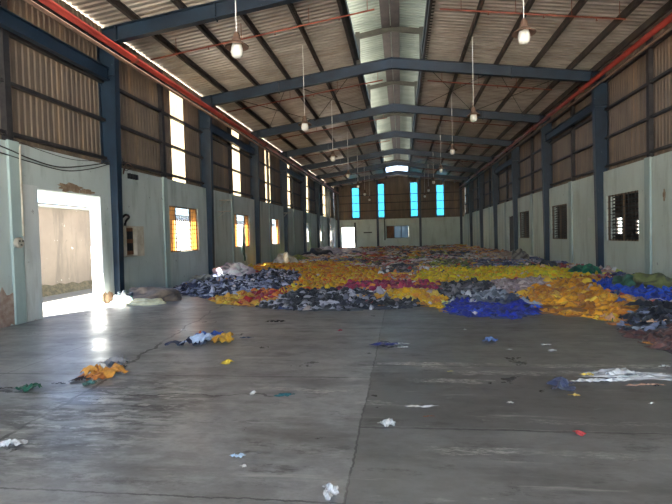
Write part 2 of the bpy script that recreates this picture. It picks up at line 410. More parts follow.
# cladding above the masonry
strL = [(15.0,15.95),(20.8,21.75),(26.0,26.95),(30.85,31.9),(37.3,38.5),(45.95,47.2),(49.75,51.0)]
def seglist(u0, u1, strips):
    out = []; u = u0
    for a, b in strips: out.append((u, a)); u = b
    out.append((u, u1)); return out
c = MB()
for a, b in seglist(BACK, FAR+.1, strL): corrugated(c, 'x', LX-.17, a, b, WALLH-.1, lambda u: 6.775, .16, -.02)
for a, b in strL: corrugated(c, 'x', LX-.17, a, b, 6.36, lambda u: 6.775, .16, -.02)
c.build('upper_cladding', M['clad'], wall_left)
c = MB(); corrugated(c, 'x', RX+.17, BACK, FAR+.1, WALLH-.1, lambda u: 6.8, .16, .02)
c.build('upper_cladding', M['clad'], wall_right)
strF = [(-5.2,-4.38),(-2.45,-1.68),(1.08,1.88),(3.8,4.62)]
topF = [6.62, 6.95, 6.98, 6.6]
c = MB()
for a, b in seglist(LX-.17, RX+.17, strF): corrugated(c, 'y', FAR+.12, a, b, 3.15, lambda u: zr(u)+.03, .2, .03)
for (a, b), tz in zip(strF, topF): corrugated(c, 'y', FAR+.12, a, b, tz, lambda u: zr(u)+.03, .2, .03)
c.build('upper_cladding', M['clad'], wall_far)
wn = [0]
def winname(): wn[0] += 1; return 'window_%d' % wn[0]
for a, b in strL:
    c = MB(); corrugated(c, 'x', LX-.17, a, b, WALLH-.1, lambda u: 6.36, .1, -.02)
    o = tag(c.build(winname(), M['cream']), kind='structure')
for (a, b), tz in zip(strF, topF):
    c = MB(); corrugated(c, 'y', FAR+.12, a, b, 3.4, lambda u: tz, .1, .02)
    o = tag(c.build(winname(), M['cyan']), kind='structure')
    m = MB()
    for x in (a, b): m.box(x-.05, x+.05, FAR+.06, FAR+.12, 3.2, tz+.05)
    m.box(a, b, FAR+.06, FAR+.12, 3.2, 3.42); m.build('window_frame', M['navy'], o)

# grilled windows in the side walls
def side_window(x, sgn, a, b, cell, leaf):
    o = empty(winname(), (x+sgn*.08, (a+b)/2, WZ[0])); o['kind'] = 'structure'
    w = b-a; h = WZ[1]-WZ[0]
    m = MB(); t = .04
    m.box(-.03,.03,-w/2,-w/2+t,0,h); m.box(-.03,.03,w/2-t,w/2,0,h); m.box(-.03,.03,-w/2,w/2,0,t); m.box(-.03,.03,-w/2,w/2,h-t,h)
    for k in ((-1, 1) if sgn < 0 else (0,)):
        m.box(-.025,.025,k*w*.25-.02,k*w*.25+.02,0,h)
    m.build('window_frame', M['grille'], o)
    m = MB(); nz = int(h/cell); ny = int(w/cell)
    for i in range(1, nz): m.box(-sgn*.045-.008,-sgn*.045+.008,-w/2,w/2,i*h/nz-.008,i*h/nz+.008)
    for i in range(1, ny): m.box(-sgn*.06-.007,-sgn*.06+.007,-w/2+i*w/ny-.007,-w/2+i*w/ny+.007,0,h)
    m.build('grille', M['grille'] if sgn < 0 else M['dark'], o)
    if leaf:
        for k, (c0, c1, mt) in enumerate(((-w/2, -w*.27, leaf), (w*.25, w/2, leaf), (-w*.25, w*.25, 'clear'))):
            m = MB(); m.box(-.004,.004,c0+.02,c1,.04,h-.04); m.build('pane', M[mt], o)
    return o
for a, b in winL: side_window(LX, -1, a, b, .14, 'amber' if a < 30 else 'clear')
for a, b in winR+[(8.9,11.1)]:
    o = side_window(RX, 1, a, b, .2, False)
    m = MB(); w = b-a
    for i in range(13): 
        z = .06+i*.108; m.add([(.06,-w/2+.03,z),(.06,w/2-.03,z),(.12,w/2-.03,z+.05),(.12,-w/2+.03,z+.05)], [(0,1,2,3)])
        m.add([(.063,-w/2+.03,z-.004),(.063,w/2-.03,z-.004),(.123,w/2-.03,z+.046),(.123,-w/2+.03,z+.046)], [(3,2,1,0)])
    m.build('louvre_blades', M['dark'], o)
# far window: brown board, two pale panes
o = empty(winname(), (-.33, FAR+.1, 1.1)); o['kind'] = 'structure'
m = MB()
for x in (-1.18,-.38,.38,1.14): m.box(x-.03,x+.03,-.04,.04,0,1.33)
m.box(-1.18,1.18,-.04,.04,0,.05); m.box(-1.18,1.18,-.04,.04,1.28,1.33); m.build('window_frame', M['dark'], o)
m = MB(); m.box(-1.15,-.41,-.02,.02,.05,1.28); m.build('board', M['wood'], o)
m = MB(); m.box(-.35,.35,-.006,.006,.05,1.28); m.build('pane', M['frosted'], o)
m = MB(); m.box(.41,1.11,-.006,.006,.05,1.28); m.build('pane', M['frosted'], o)
# far door leaf, standing open outwards
d1 = MB(); 
for z in (.15,.95,1.7): d1.box(-.025,.025,.1,.62,z,z+.6)
o = MB(); o.box(-.02,.02,0,.7,0,2.3); o = tag(o.build('door_2', M['white']), kind='structure'); o.location = (-6.38, FAR+.3, 0); o.rotation_euler.z = .35
d1.build('door_panel', M['white'], o)
# right-hand door: dark sheet-metal double leaf, one leaf ajar
o = MB(); o.box(-.02,.02,0,.9,0,2.4); o = tag(o.build('door_3', M['dark']), kind='structure'); o.location = (RX+.15, 30.32, 0)
m = MB(); m.box(-.02,.02,.91,1.76,0,2.4); m.build('door_leaf', M['dark'], o)
m = MB(); m.box(-.05,-.03,.78,.82,1.0,1.25); m.build('door_handle', M['greysteel'], o)

# outside: boundary wall beyond the side door, shed next door on the right
b = MB(); rr = random.Random(5)
N = 90; ys = [0+i*55/N for i in range(N+1)]; top = [2.58+.02*math.sin(y*3.1)+.03*rr.random() for y in ys]
vs = []; fs = []
for y, t in zip(ys, top): vs += [(-10.2,y,-.06),(-10.2,y,t),(-10.4,y,t),(-10.4,y,-.06)]
for i in range(N): 
    for k in range(3): fs.append((4*i+k,4*i+k+1,4*i+4+k+1,4*i+4+k))
fs += [(0,3,2,1),(4*N,4*N+1,4*N+2,4*N+3)]
b.add(vs, fs); bw = tag(b.build('boundary_wall', M['out']), 'long weathered stucco yard wall seen through the side doorway', 'wall')
b = MB(); b.box(-10.46,-10.12,0,55,2.52,2.6); bevel(b.build('coping', M['cement'], bw), .01)
b = MB(); ys = [i*.3 for i in range(70)]; vs = []; fs = []
for y in ys:
    hh = .16+.14*rr.random(); vs += [(-10.0-.06*rr.random(),y,-.06),(-10.13,y,hh*.6-.06),(-10.19,y,hh)]
for i in range(len(ys)-1):
    for k in range(2): fs.append((3*i+k,3*i+k+1,3*i+4+k,3*i+3+k))
b.add(vs, fs); tag(b.build('moss_strip', M['moss'], bw), kind='stuff')
for k, y0 in enumerate((5, 5)):
    m = MB(); pts = [(-10.16-.1*k, y0+i*1.2, 2.62+.012*math.sin(i*1.1+k)) for i in range(16)]; m.tube(pts, .018, 6)
    tag(m.build('outdoor_cable', M['cable']), '%s dark cable lying along the top of the yard wall outside the doorway' % ('nearer' if k == 0 else 'farther'), 'cable', 'cables on the yard wall')
for k in range(6):
    pass
s = MB(); slab(s, 'x', 9.2, 9.3, 0, 50, -.06, 4.2, [(22.05,22.65,1.25,1.95),(20.55,20.85,1.25,1.85),])
s = tag(s.build('neighbour_wall', M['alley']), 'dark wall of the shed next door, seen through the right windows', 'wall')
m = MB(); m.add([(RX+.26,0,3.3),(9.4,0,3.0),(9.4,50,3.0),(RX+.26,50,3.3)], [(0,1,2,3)]); m.add([(RX+.26,0,3.34),(9.4,0,3.04),(9.4,50,3.04),(RX+.26,50,3.34)], [(3,2,1,0)])
m.build('alley_sky_blocker', M['alley'], s)  # unseen cover added to shut out the sky and keep the alley dark

# ------------------------------------------------------------------ steel frame
Y0 = 11.29
ys_all = [Y0+6*i for i in range(-1, 7)]
def zb(x):  # underside of rafter
    return (6.24+(x+6.84)*.137) if x < RIDGE else 7.15-(x-RIDGE)*.137
def zt(x): return zr(x)-.2
def column_parts(root, left, top, s):
    # local origin: base at column's inner flange; s=+1: left column (web goes to -x)
    prof = [(-.0,0),(-.015,0)]
    def fl(x0a, x0b, w=.1, t=.014):
        mb = MB(); mb.extr([(-t,-w),(0,-w),(0,w),(-t,w)], lambda p, q: (s*(x0a+p), q, .02), lambda p, q: (s*(x0b+p), q, top)); return mb
    fl(0, .1).build('inner_flange', M['navy'], root)
    fl(-.34, -.34).build('outer_flange', M['navy'], root)
    w = MB(); w.add([(s*-.34,-.006,.02),(0,-.006,.02),(s*.09,-.006,top),(s*-.34,-.006,top),(s*-.34,.006,.02),(0,.006,.02),(s*.09,.006,top),(s*-.34,.006,top)],
            [(0,1,2,3),(7,6,5,4),(0,4,5,1),(3,2,6,7),(1,5,6,2),(0,3,7,4)]); w.build('web', M['navy'], root)
    b = MB(); b.box(-.36*s if s > 0 else -.06, .06 if s > 0 else .36, -.16, .16, 0, .02); b.build('base_plate', M['navy'], root)
    for z in (5.5,):
        for q in (-1, 1):
            st = MB(); st.box(min(s*-.33, s*.06), max(s*-.33, s*.06), min(q*.006,q*.09), max(q*.006,q*.09), z, z+.012); st.build('stiffener', M['navy'], root)
fs_ = [fx for fx in ys_all]
protoL = protoR = None
for i, y in enumerate(ys_all):
    if i == 0: continue
    if protoL is None:
        protoL = empty('steel_column'); column_parts(protoL, True, 6.24, 1)
        protoR = empty('steel_column'); column_parts(protoR, False, 6.26, -1); a, b_ = protoL, protoR
    else: a, b_ = copy_tree(protoL), copy_tree(protoR)
    a.location = (-6.84, y, 0); b_.location = (6.44, y, 0)
    k = i-1; xL = ['beside the side doorway', 'after the first grilled window', '', '', '', '', '']
    tag(a, 'blue steel H column on the left wall, %s from the camera' % ORD[k] + (', beside the side doorway' if k == 0 else ''), 'column', 'left wall columns')
    tag(b_, 'dark blue steel H column on the right wall, %s from the camera' % (ORD[k]), 'column', 'right wall columns')
rproto = None
def rafter_parts(root):
    xs = [-7.1, -5.6, -3, RIDGE, 2.6, 5.2, 6.75]
    low = [zb(x)+.05 for k, x in enumerate(xs)]; up = [zt(x) for x in xs]
    def strip(z_a, y_, half, name, t=.016):
        mb = MB(); vs = []; fs = []
        for x, z in zip(xs, z_a): vs += [(x,-half,z),(x,half,z),(x,half,z+t),(x,-half,z+t)]
        for i in range(len(xs)-1):
            for k in range(4): fs.append((4*i+k,4*i+(k+1)%4,4*i+4+(k+1)%4,4*i+4+k))
        n_ = 4*(len(xs)-1); fs += [(0,1,2,3),(n_+3,n_+2,n_+1,n_)]; mb.add(vs, fs); return mb.build(name, M['navy'], root)
    strip(low, 0, .09, 'bottom_flange'); strip(up, 0, .09, 'top_flange')
    mb = MB(); vs = []; fs = []
    for x, a, b in zip(xs, low, up): vs += [(x,-.006,a),(x,.006,a),(x,.006,b),(x,-.006,b)]
    for i in range(len(xs)-1):
        for k in range(4): fs.append((4*i+k,4*i+(k+1)%4,4*i+4+(k+1)%4,4*i+4+k))
    mb.add(vs, fs); mb.build('web', M['navy'], root)
    for x in (-6.7, -4.2, RIDGE, 3.8, 6.3):
        p = MB(); p.box(x-.012, x+.012, -.085, .085, zb(x)+.01, zt(x)); p.build('splice_plate', M['navy'], root)
    # grey frame of the ridge monitor standing on the rafter
    for x in (-1.34, .84):
        p = MB(); p.box(x-.075, x+.075, -.05, .05, zt(x), 8.52); p.build('monitor_post', M['greysteel'], root)
    p = MB(); vs = []; fs = []
    for x, z in ((-1.9, 8.37), (RIDGE, 8.64), (1.5, 8.37)): vs += [(x,-.06,z-.17),(x,.06,z-.17),(x,.05,z-.0),(x,-.05,z-.0)]
    for i in range(2):
        for k in range(4): fs.append((4*i+k,4*i+(k+1)%4,4*i+4+(k+1)%4,4*i+4+k))
    fs += [(0,1,2,3),(11,10,9,8)]; p.add(vs, fs); p.build('monitor_rafter', M['greysteel'], root)
for i, y in enumerate(ys_all):
    if rproto is None: rproto = empty('roof_rafter'); rafter_parts(rproto); r = rproto
    else: r = copy_tree(rproto)
    r.location = (0, y, 0)
    tag(r, 'blue steel roof rafter spanning the hall, %s from the camera' % ORD[i], 'rafter', 'blue portal rafters')
# far wall columns
for k, x in enumerate((-6.72, -2.45, 2.08, 6.33)):
    m = MB(); top = zr(x)-.1; m.box(x-.12, x+.12, FAR-.16, FAR-.145, 0, top); m.box(x-.12, x+.12, FAR-.015, FAR, 0, top); m.box(x-.008, x+.008, FAR-.15, FAR-.01, 0, top)
    tag(m.build('gable_column', M['navy']), 'slim blue steel column on the far gable wall, %s from the left' % ORD[k], 'column', 'gable wall columns')

# purlins: C sections along the hall
def csec(mb, x, z, y0, y1, tilt, d=.18, w=.07, t=.006):
    prof = [(0,0),(w,0),(w,.02),(t,t),(t,d-t),(w,d-.02),(w,d),(0,d)]
    mb.extr([(p, q) for p, q in prof], lambda p, q: (x+p, y0, z+q+p*tilt), lambda p, q: (x+p, y1, z+q+p*tilt))
PX = [-6.23, -5.03, -3.86, -2.64, -1.44, .9, 2.16, 3.32, 4.48, 5.66, 6.42]
for k, x in enumerate(PX):
    m = MB(); csec(m, x-.035, zt(x)+.012, BACK, FAR, .137 if x < 0 else -.14)
    o = m.build('roof_purlin', M['purlin'])
    side = 'left' if x < 0 else 'right'; q = (4-k) if x < 0 else (k-5)
    tag(o, 'dark roof purlin running lengthwise on the %s slope, %s down from the ridge opening' % (side, ORD[q]), 'purlin', 'roof purlins')
m = MB()
# girts
for nm, X, s in (('left', LX-.15, 1), ('right', RX+.15, -1)):
    for k, z in enumerate((3.52, 4.45, 5.38, 6.3)):
        m = MB(); m.box(min(X, X+s*.1), max(X, X+s*.1), BACK, FAR, z-.035, z+.035)
        tag(m.build('wall_girt', M['girt']), 'dark horizontal girt on the %s cladding, %s from the bottom' % (nm, ORD[k]), 'girt', '%s wall girts' % nm)
    for k in range(8):
        y = (8.24 if s > 0 else 8.4)+6*k
        m = MB(); m.box(min(X, X+s*.12), max(X, X+s*.12), y-.07, y+.07, WALLH-.05, 6.6)
        if s < 0 and k == 0: continue
        tag(m.build('wall_post', M['girt']), 'dark mid-bay post on the %s cladding, %s from the camera' % (nm, ORD[k if s > 0 else k-1]), 'post', '%s wall posts' % nm)
for k, z in enumerate((4.1, 4.95, 5.8)):
    m = MB(); m.box(LX, RX, FAR+.02, FAR+.08, z-.035, z+.035)
    tag(m.build('wall_girt', M['girt']), 'dark horizontal girt across the far gable, %s from the bottom' % ORD[k], 'girt', 'far wall girts')
# longitudinal blue tie beams between columns
for k, (x, y0, y1, z, txt) in enumerate([(-6.92, 5.3, 11.15, 5.5, 'on the left wall before the first column'), (-6.92, 17.43, 23.15, 5.62, 'on the left wall between the second and third columns'),
        (-6.92, 29.43, 35.15, 5.62, 'on the left wall between the fourth and fifth columns'), (6.52, 17.43, 23.15, 5.6, 'on the right wall between the second and third columns'),
        (6.52, 29.43, 35.15, 5.6, 'on the right wall between the fourth and fifth columns')]):
    m = MB(); m.box(x-.07,x+.07,y0,y1,z-.15,z-.135); m.box(x-.07,x+.07,y0,y1,z+.135,z+.15); m.box(x-.006,x+.006,y0,y1,z-.14,z+.14)
    tag(m.build('tie_beam', M['navy']), 'blue tie beam '+txt, 'beam', 'blue tie beams')
# sprinkler mains and branches
for X, s in ((-6.62, 'left'), (6.2, 'right')):
    m = MB(); m.tube([(X, BACK+.3, 6.24 if X > 0 else 6.1), (X, FAR-.3, 6.24 if X > 0 else 6.1)], .075, 14)
    o = tag(m.build('sprinkler_main', M['red'], smooth=True), 'thick red sprinkler main pipe under the %s eave' % s, 'pipe', 'red sprinkler mains')
    for k in range(9):
        y = 6.3+6*k-.4; q = MB(); q.tube([(X, y, 6.38), (X, y, 6.38)], .07, 6) if False else q.box(X-.09, X+.09, y-.03, y+.03, (6.24 if X > 0 else 6.1)-.09, (6.24 if X > 0 else 6.1)+.09); q.build('coupling', M['rust'], o)
    X2 = X-.075 if X < 0 else X+.075
    m = MB(); m.tube([(X2, BACK+.3, 6.06 if X > 0 else 5.94), (X2, FAR-.3, 6.06 if X > 0 else 5.94)], .04, 10)
    tag(m.build('conduit_pipe', M['brownpipe'], smooth=True), 'thin brown conduit running below the red main on the %s side' % s, 'pipe')
for k in range(7):
    y = 12.9+6*k-(.15 if k else 0)
    for nm, xa, xb in (('left', -6.7, -.55), ('right', 1.1, 5.5)):
        za, zc = zr(xa)-.42, zr(xb)-.42
        m = MB(); m.tube([(xa, y, za), (xb, y, zc)], .022, 8)
        o = tag(m.build('sprinkler_branch', M['rust'], smooth=True), 'thin rusty sprinkler pipe across the %s roof slope, %s from the camera' % (nm, ORD[k]), 'pipe', 'sprinkler branch pipes')
        for t in (.12, .42, .72, .97):
            x = xa+(xb-xa)*t; z = za+(zc-za)*t
            q = MB(); q.tube([(x, y, z), (x, y, zr(x))], .008, 6); q.build('hanger_rod', M['rust'], o)
        for t in (.27, .57, .85):
            x = xa+(xb-xa)*t; z = za+(zc-za)*t
            q = MB(); q.tube([(x, y, z), (x, y, z-.06)], .01, 6); q.lathe([(.003,-.08),(.025,-.075),(.025,-.07),(.003,-.065)], (x, y, z)); q.build('sprinkler_head', M['rust'], o)
# roof cross bracing in the third bay
for bay, (ya, yb) in enumerate(((17.4, 23.2), (35.4, 41.2))):
    for nm, xa, xb in (('left inner', -3.9, -1.5), ('left outer', -6.2, -3.9), ('right inner', .95, 3.35), ('right outer', 3.35, 5.6)):
        o = empty('cross_brace', ((xa+xb)/2, (ya+yb)/2, zr((xa+xb)/2)-.3))
        for p, q in (((xa, ya), (xb, yb)), ((xb, ya), (xa, yb))):
            m = MB(); m.tube([(p[0]-o.location.x, p[1]-o.location.y, zr(p[0])-.28-o.location.z), (q[0]-o.location.x, q[1]-o.location.y, zr(q[0])-.28-o.location.z)], .012, 6); m.build('rod', M['dark'], o)
        tag(o, 'thin X-shaped rod brace under the roof, %s bay, %s' % ('nearer' if bay == 0 else 'farther', nm), 'brace', 'roof cross braces')

# pendant lamps
def lamp_proto():
    root = empty('pendant_lamp')
    m = MB(); m.tube([(0,0,.34),(0,0,2.4)], .008, 8); m.build('rod', M['white'], root)
    m = MB(); m.lathe([(.0,.36),(.035,.36),(.05,.33),(.075,.24),(.08,.2),(.0,.19)], n=20); m.build('gear_cap', M['brownpipe'], root, smooth=True)
    m = MB(); m.lathe([(.07,.215),(.13,.17),(.2,.12),(.2,.105),(.195,.115),(.125,.16),(.065,.2)], n=24); m.build('reflector', M['brownpipe'], root, smooth=True)
    m = MB(); m.lathe([(.0,.2),(.07,.19),(.085,.14),(.1,.08),(.105,.02),(.09,-.04),(.05,-.07),(0,-.075)], n=20); m.build('bulb', M['bulb'], root, smooth=True)
    return root
lp = None
for side, X, ya, z in (('left', -2.7, 8.2, 4.62), ('right', 2.2, 9.05, 4.8)):
    for k in range(7):
        if lp is None: lp = lamp_proto(); o = lp
        else: o = copy_tree(lp)
        o.location = (X, ya+5.98*k, z)
        tag(o, 'white bulb lamp on a long rod, %s row, %s from the camera' % (side, ORD[k]), 'lamp', 'pendant hall lamps')

# wiring, boxes and conduits on the left wall
def cable(pts, label, r=.014, mat='cable', group='cables on the left wall', name='cable'):
    P = np.array(pts, float); T = np.linspace(0, len(P)-1, len(P)*6); out = []
    for t in T:
        i = min(int(t), len(P)-2); u = t-i; p0 = P[max(i-1,0)]; p1 = P[i]; p2 = P[i+1]; p3 = P[min(i+2,len(P)-1)]
        out.append(.5*((2*p1)+(-p0+p2)*u+(2*p0-5*p1+4*p2-p3)*u*u+(-p0+3*p1-3*p2+p3)*u**3))
    m = MB(); m.tube(out, r, 7); return tag(m.build(name, M[mat], smooth=True), label, 'cable' if name == 'cable' else 'pipe', group)
cx = LX+.05
cable([(cx,6.5,3.4),(cx,7.9,3.22),(cx,8.6,3.1),(cx,9.4,3.05),(cx,10.3,3.2),(cx+.1,11.05,3.38)], 'thick black cable sagging above the side doorway', .013)
cable([(cx,6.5,3.2),(cx,7.9,3.1),(cx,8.6,3.04),(cx,9.6,3.0),(cx,10.5,3.16),(cx+.1,11.05,3.34)], 'lowest black cable sagging over the side doorway', .01)
cable([(cx,7.2,3.55),(cx,8.0,3.42),(cx,9.0,3.3),(cx,10.0,3.28),(cx+.1,11.05,3.42)], 'uppermost thin cable along the wall top left of the first column', .007)
cable([(cx+.28,11.3,3.4),(cx+.1,11.6,3.58),(cx,11.9,3.3),(cx,12.3,3.42),(cx,13.2,3.4),(cx,14,3.38)], 'looped cable right of the first left column', .008)
cable([(cx+.28,11.35,3.3),(cx+.08,11.7,3.35),(cx,11.8,3.2),(cx,12.0,3.5),(cx,12.4,3.36)], 'tangled beige cable at the top right of the first left column', .014, 'brownpipe')
m = MB()
o = empty('cable_clamp_row', (LX+.02, 12.1, 3.12))
for k in range(4): m = MB(); m.box(-.02,.05,k*.12-.03,k*.12+.03,0,.13); m.build('insulator', M['black'], o)
tag(o, 'short row of black insulators on the wall right of the first column', 'insulators')
cable([(LX+.06,8.36,3.3),(LX+.06,8.34,3),(LX+.06,8.34,1.62)], 'vertical conduit running down to the round switch box', .022, 'box', None, 'conduit')
o = empty('switch_box', (LX+.05, 8.2, 1.5))
m = MB(); m.lathe([(0,.0),(.1,.0),(.1,.05),(.08,.07),(0,.07)], n=18); b = m.build('housing', M['box'], o); b.rotation_euler = (0, PI/2, 0)
for dy, dz in ((-.04,.03),(.04,.03),(0,-.04)): m = MB(); m.box(.065,.085,dy-.015,dy+.015,dz-.015,dz+.015); m.build('socket_hole', M['dark'], o)
tag(o, 'small round socket box on the wall left of the doorway', 'switch')
o = empty('electrical_panel', (LX+.01, 11.93, 1.08))
m = MB(); w, h = .25, .79
m.box(0,.12,-w,-w+.02,0,h); m.box(0,.12,w-.02,w,0,h); m.box(0,.12,-w,w,0,.02); m.box(0,.12,-w,w,h-.02,h); m.box(0,.01,-w,w,0,h); m.build('cabinet_body', M['box'], o)
m = MB(); m.box(.012,.04,-w+.04,w-.04,.05,h-.05); m.build('backing_board', M['wood'], o)
for k in range(4): m = MB(); m.box(.04,.09,-.15+(k%2)*.16,-.05+(k%2)*.16,.15+(k//2)*.3,.35+(k//2)*.3); m.build('breaker', M['black'], o)
m = MB(); m.box(-.01,.01,0,.3,0,h); d = m.build('door', M['box'], o); d.location = (.12, w, 0); d.rotation_euler.z = -.1
tag(o, 'open beige electrical panel right of the first left column', 'electrical panel')
cable([(cx,11.6,2.05),(cx+.05,11.75,2.15),(cx+.02,11.95,2.1),(cx,11.8,1.95),(cx,11.7,1.6)], 'black cable coil above the electrical panel', .03, 'black', None)
for k, (y, z) in enumerate(((18.6, 3.0), (29.0, 2.95), (18.4, 2.55))):
    m = MB(); m.tube([(LX, y, z), (LX+.5, y+.1, z)], .02, 8); m.tube([(LX+.3, y+.04, z), (LX+.02, y+.04, z-.25)], .012, 6)
    tag(m.build('wall_bracket', M['box'], smooth=True), ['pale pipe bracket high on the wall after the second left column', 'pale pipe bracket high on the wall beside the fourth left column', 'lower pipe bracket on the wall after the second left column'][k], 'bracket')
m = MB(); m.tube([(-1.72, FAR-.05, .9), (-1.72, FAR-.05, 3.3)], .06, 8); tag(m.build('drain_pipe', M['dark']), 'dark pipe on the far wall left of its window', 'pipe')
m = MB(); m.box(-4.0,-3.1,FAR-.03,FAR,1.72,1.84); tag(m.build('wall_smudge', M['dark']), 'dark horizontal smudge on the far wall beside the white door', 'plate')  # thin dark box standing for a smudge on the wall
m = MB(); m.lathe([(.0,0),(.08,.0),(.09,.04),(.09,.5),(.05,.58),(.02,.6),(.02,.66),(0,.66)], n=16); o = m.build('fire_extinguisher', M['red'], None, (6.55, 41.6, 1.1), True)
tag(o, 'small red extinguisher hung on a far right column', 'extinguisher')

# ------------------------------------------------------------------ cloth
def fourier(seed, n, f0, f1):
    r = np.random.RandomState(seed); a = r.rand(n)*2*PI; fr = f0+(f1-f0)*r.rand(n); ph = r.rand(n)*2*PI
    kx, ky = np.cos(a)*fr, np.sin(a)*fr
    return lambda x, y: np.sin(np.multiply.outer(x, kx)+np.multiply.outer(y, ky)+ph).sum(-1)/math.sqrt(n)
def crumple(seed, n):
    """one rumpled garment: irregular outline, ridged folds; unit half-size"""
    r = np.random.RandomState(seed)
    u, v = np.meshgrid(np.linspace(-1, 1, n), np.linspace(-1, 1, n)); u = u.ravel(); v = v.ravel()
    x = u*np.sqrt(1-v*v/2); y = v*np.sqrt(1-u*u/2)
    a = np.arctan2(y, x); rad = np.hypot(x, y)
    lob = 1+.28*np.sin(2*a+r.rand()*6)+.16*np.sin(3*a+r.rand()*6)+.12*np.sin(5*a+r.rand()*6)
    x, y = x*lob*(.85+.45*r.rand()), y*lob*(.34+.3*r.rand())
    w1, w2, w3 = fourier(seed*3+1, 5, 2, 4.5), fourier(seed*3+2, 6, 5, 10), fourier(seed*3+3, 5, 2, 5)
    z = .32*(1-np.abs(w1(x, y)))*.6+.2*(1-np.abs(w2(x, y)))+.25*w3(x, y)
    z = z*(1-rad**3*.8)
    x = x+.1*w3(y, x)+.04*w2(y, x); y = y+.1*w1(y, x)+.04*w2(x+3, y)
    z -= np.percentile(z, 12)*(1-rad**3*.8); z = np.maximum(z, -.03)
    z += .05*r.rand(len(z))*(1-rad)
    f = [(i*n+j, i*n+j+1, (i+1)*n+j+1, (i+1)*n+j) for i in range(n-1) for j in range(n-1)]
    return np.stack([x, y, z], 1), np.array(f)
TN = [crumple(s, 13) for s in range(1, 17)]; TM = [crumple(s, 9) for s in range(61, 77)]; TF = [crumple(s, 7) for s in range(31, 43)]

def npmesh(name, V, Fc, m, col=None):
    me = bpy.data.meshes.new(name); me.vertices.add(len(V)); me.vertices.foreach_set('co', V.astype(np.float32).ravel())
    nf = len(Fc); me.loops.add(nf*4); me.loops.foreach_set('vertex_index', Fc.astype(np.int32).ravel())
    me.polygons.add(nf); me.polygons.foreach_set('loop_start', np.arange(0, nf*4, 4, dtype=np.int32)); me.polygons.foreach_set('loop_total', np.full(nf, 4, dtype=np.int32))
    me.polygons.foreach_set('use_smooth', np.ones(nf, dtype=bool)); me.update(calc_edges=True); me.materials.append(m)
    if col is not None:
        ca = me.color_attributes.new('Col', 'FLOAT_COLOR', 'POINT'); ca.data.foreach_set('color', col.astype(np.float32).ravel())
    return me

# outline of the heap on the floor
front_px = [(170,291),(185,295),(205,298),(222,303),(240,306),(262,308),(300,311),(350,311),(400,309),(430,306),(446,313),(480,318),(520,319),(542,313),(565,316),(600,319),(614,324),(626,332),(648,345),(680,358)]
front = [(-7.0, 14.6), (-6.9, 13.9)]+[at(*p) for p in front_px]+[(6.62, 5.9)]
ring = np.array(front+[(6.62, 53.2), (-7.0, 53.2)])
fr = np.array(front)
def dist_front(x, y):
    d = np.full(x.shape, 1e9)
    for a, b in zip(fr[:-1], fr[1:]):
        ab = b-a; t = np.clip(((x-a[0])*ab[0]+(y-a[1])*ab[1])/(ab@ab), 0, 1)
        d = np.minimum(d, np.hypot(x-a[0]-t*ab[0], y-a[1]-t*ab[1]))
    return d
def inside(poly, x, y):
    c = np.zeros(x.shape, bool); P = np.array(poly); j = len(P)-1
    for i in range(len(P)):
        k = ((P[i,1] > y) != (P[j,1] > y)) & (x < (P[j,0]-P[i,0])*(y-P[i,1])/(P[j,1]-P[i,1]+1e-12)+P[i,0]); c ^= k; j = i
    return c
n1 = fourier(11, 10, .5, 1.6); n2 = fourier(12, 12, 2, 5)
def heap_h(x, y):
    d = dist_front(x, y); e = np.clip(d/1.1, 0, 1); e = e*e*(3-2*e)
    h = e*(.10+.045*n1(x, y)+.025*n2(x, y)); return np.maximum(h, .02*np.clip(d/.2, 0, 1))

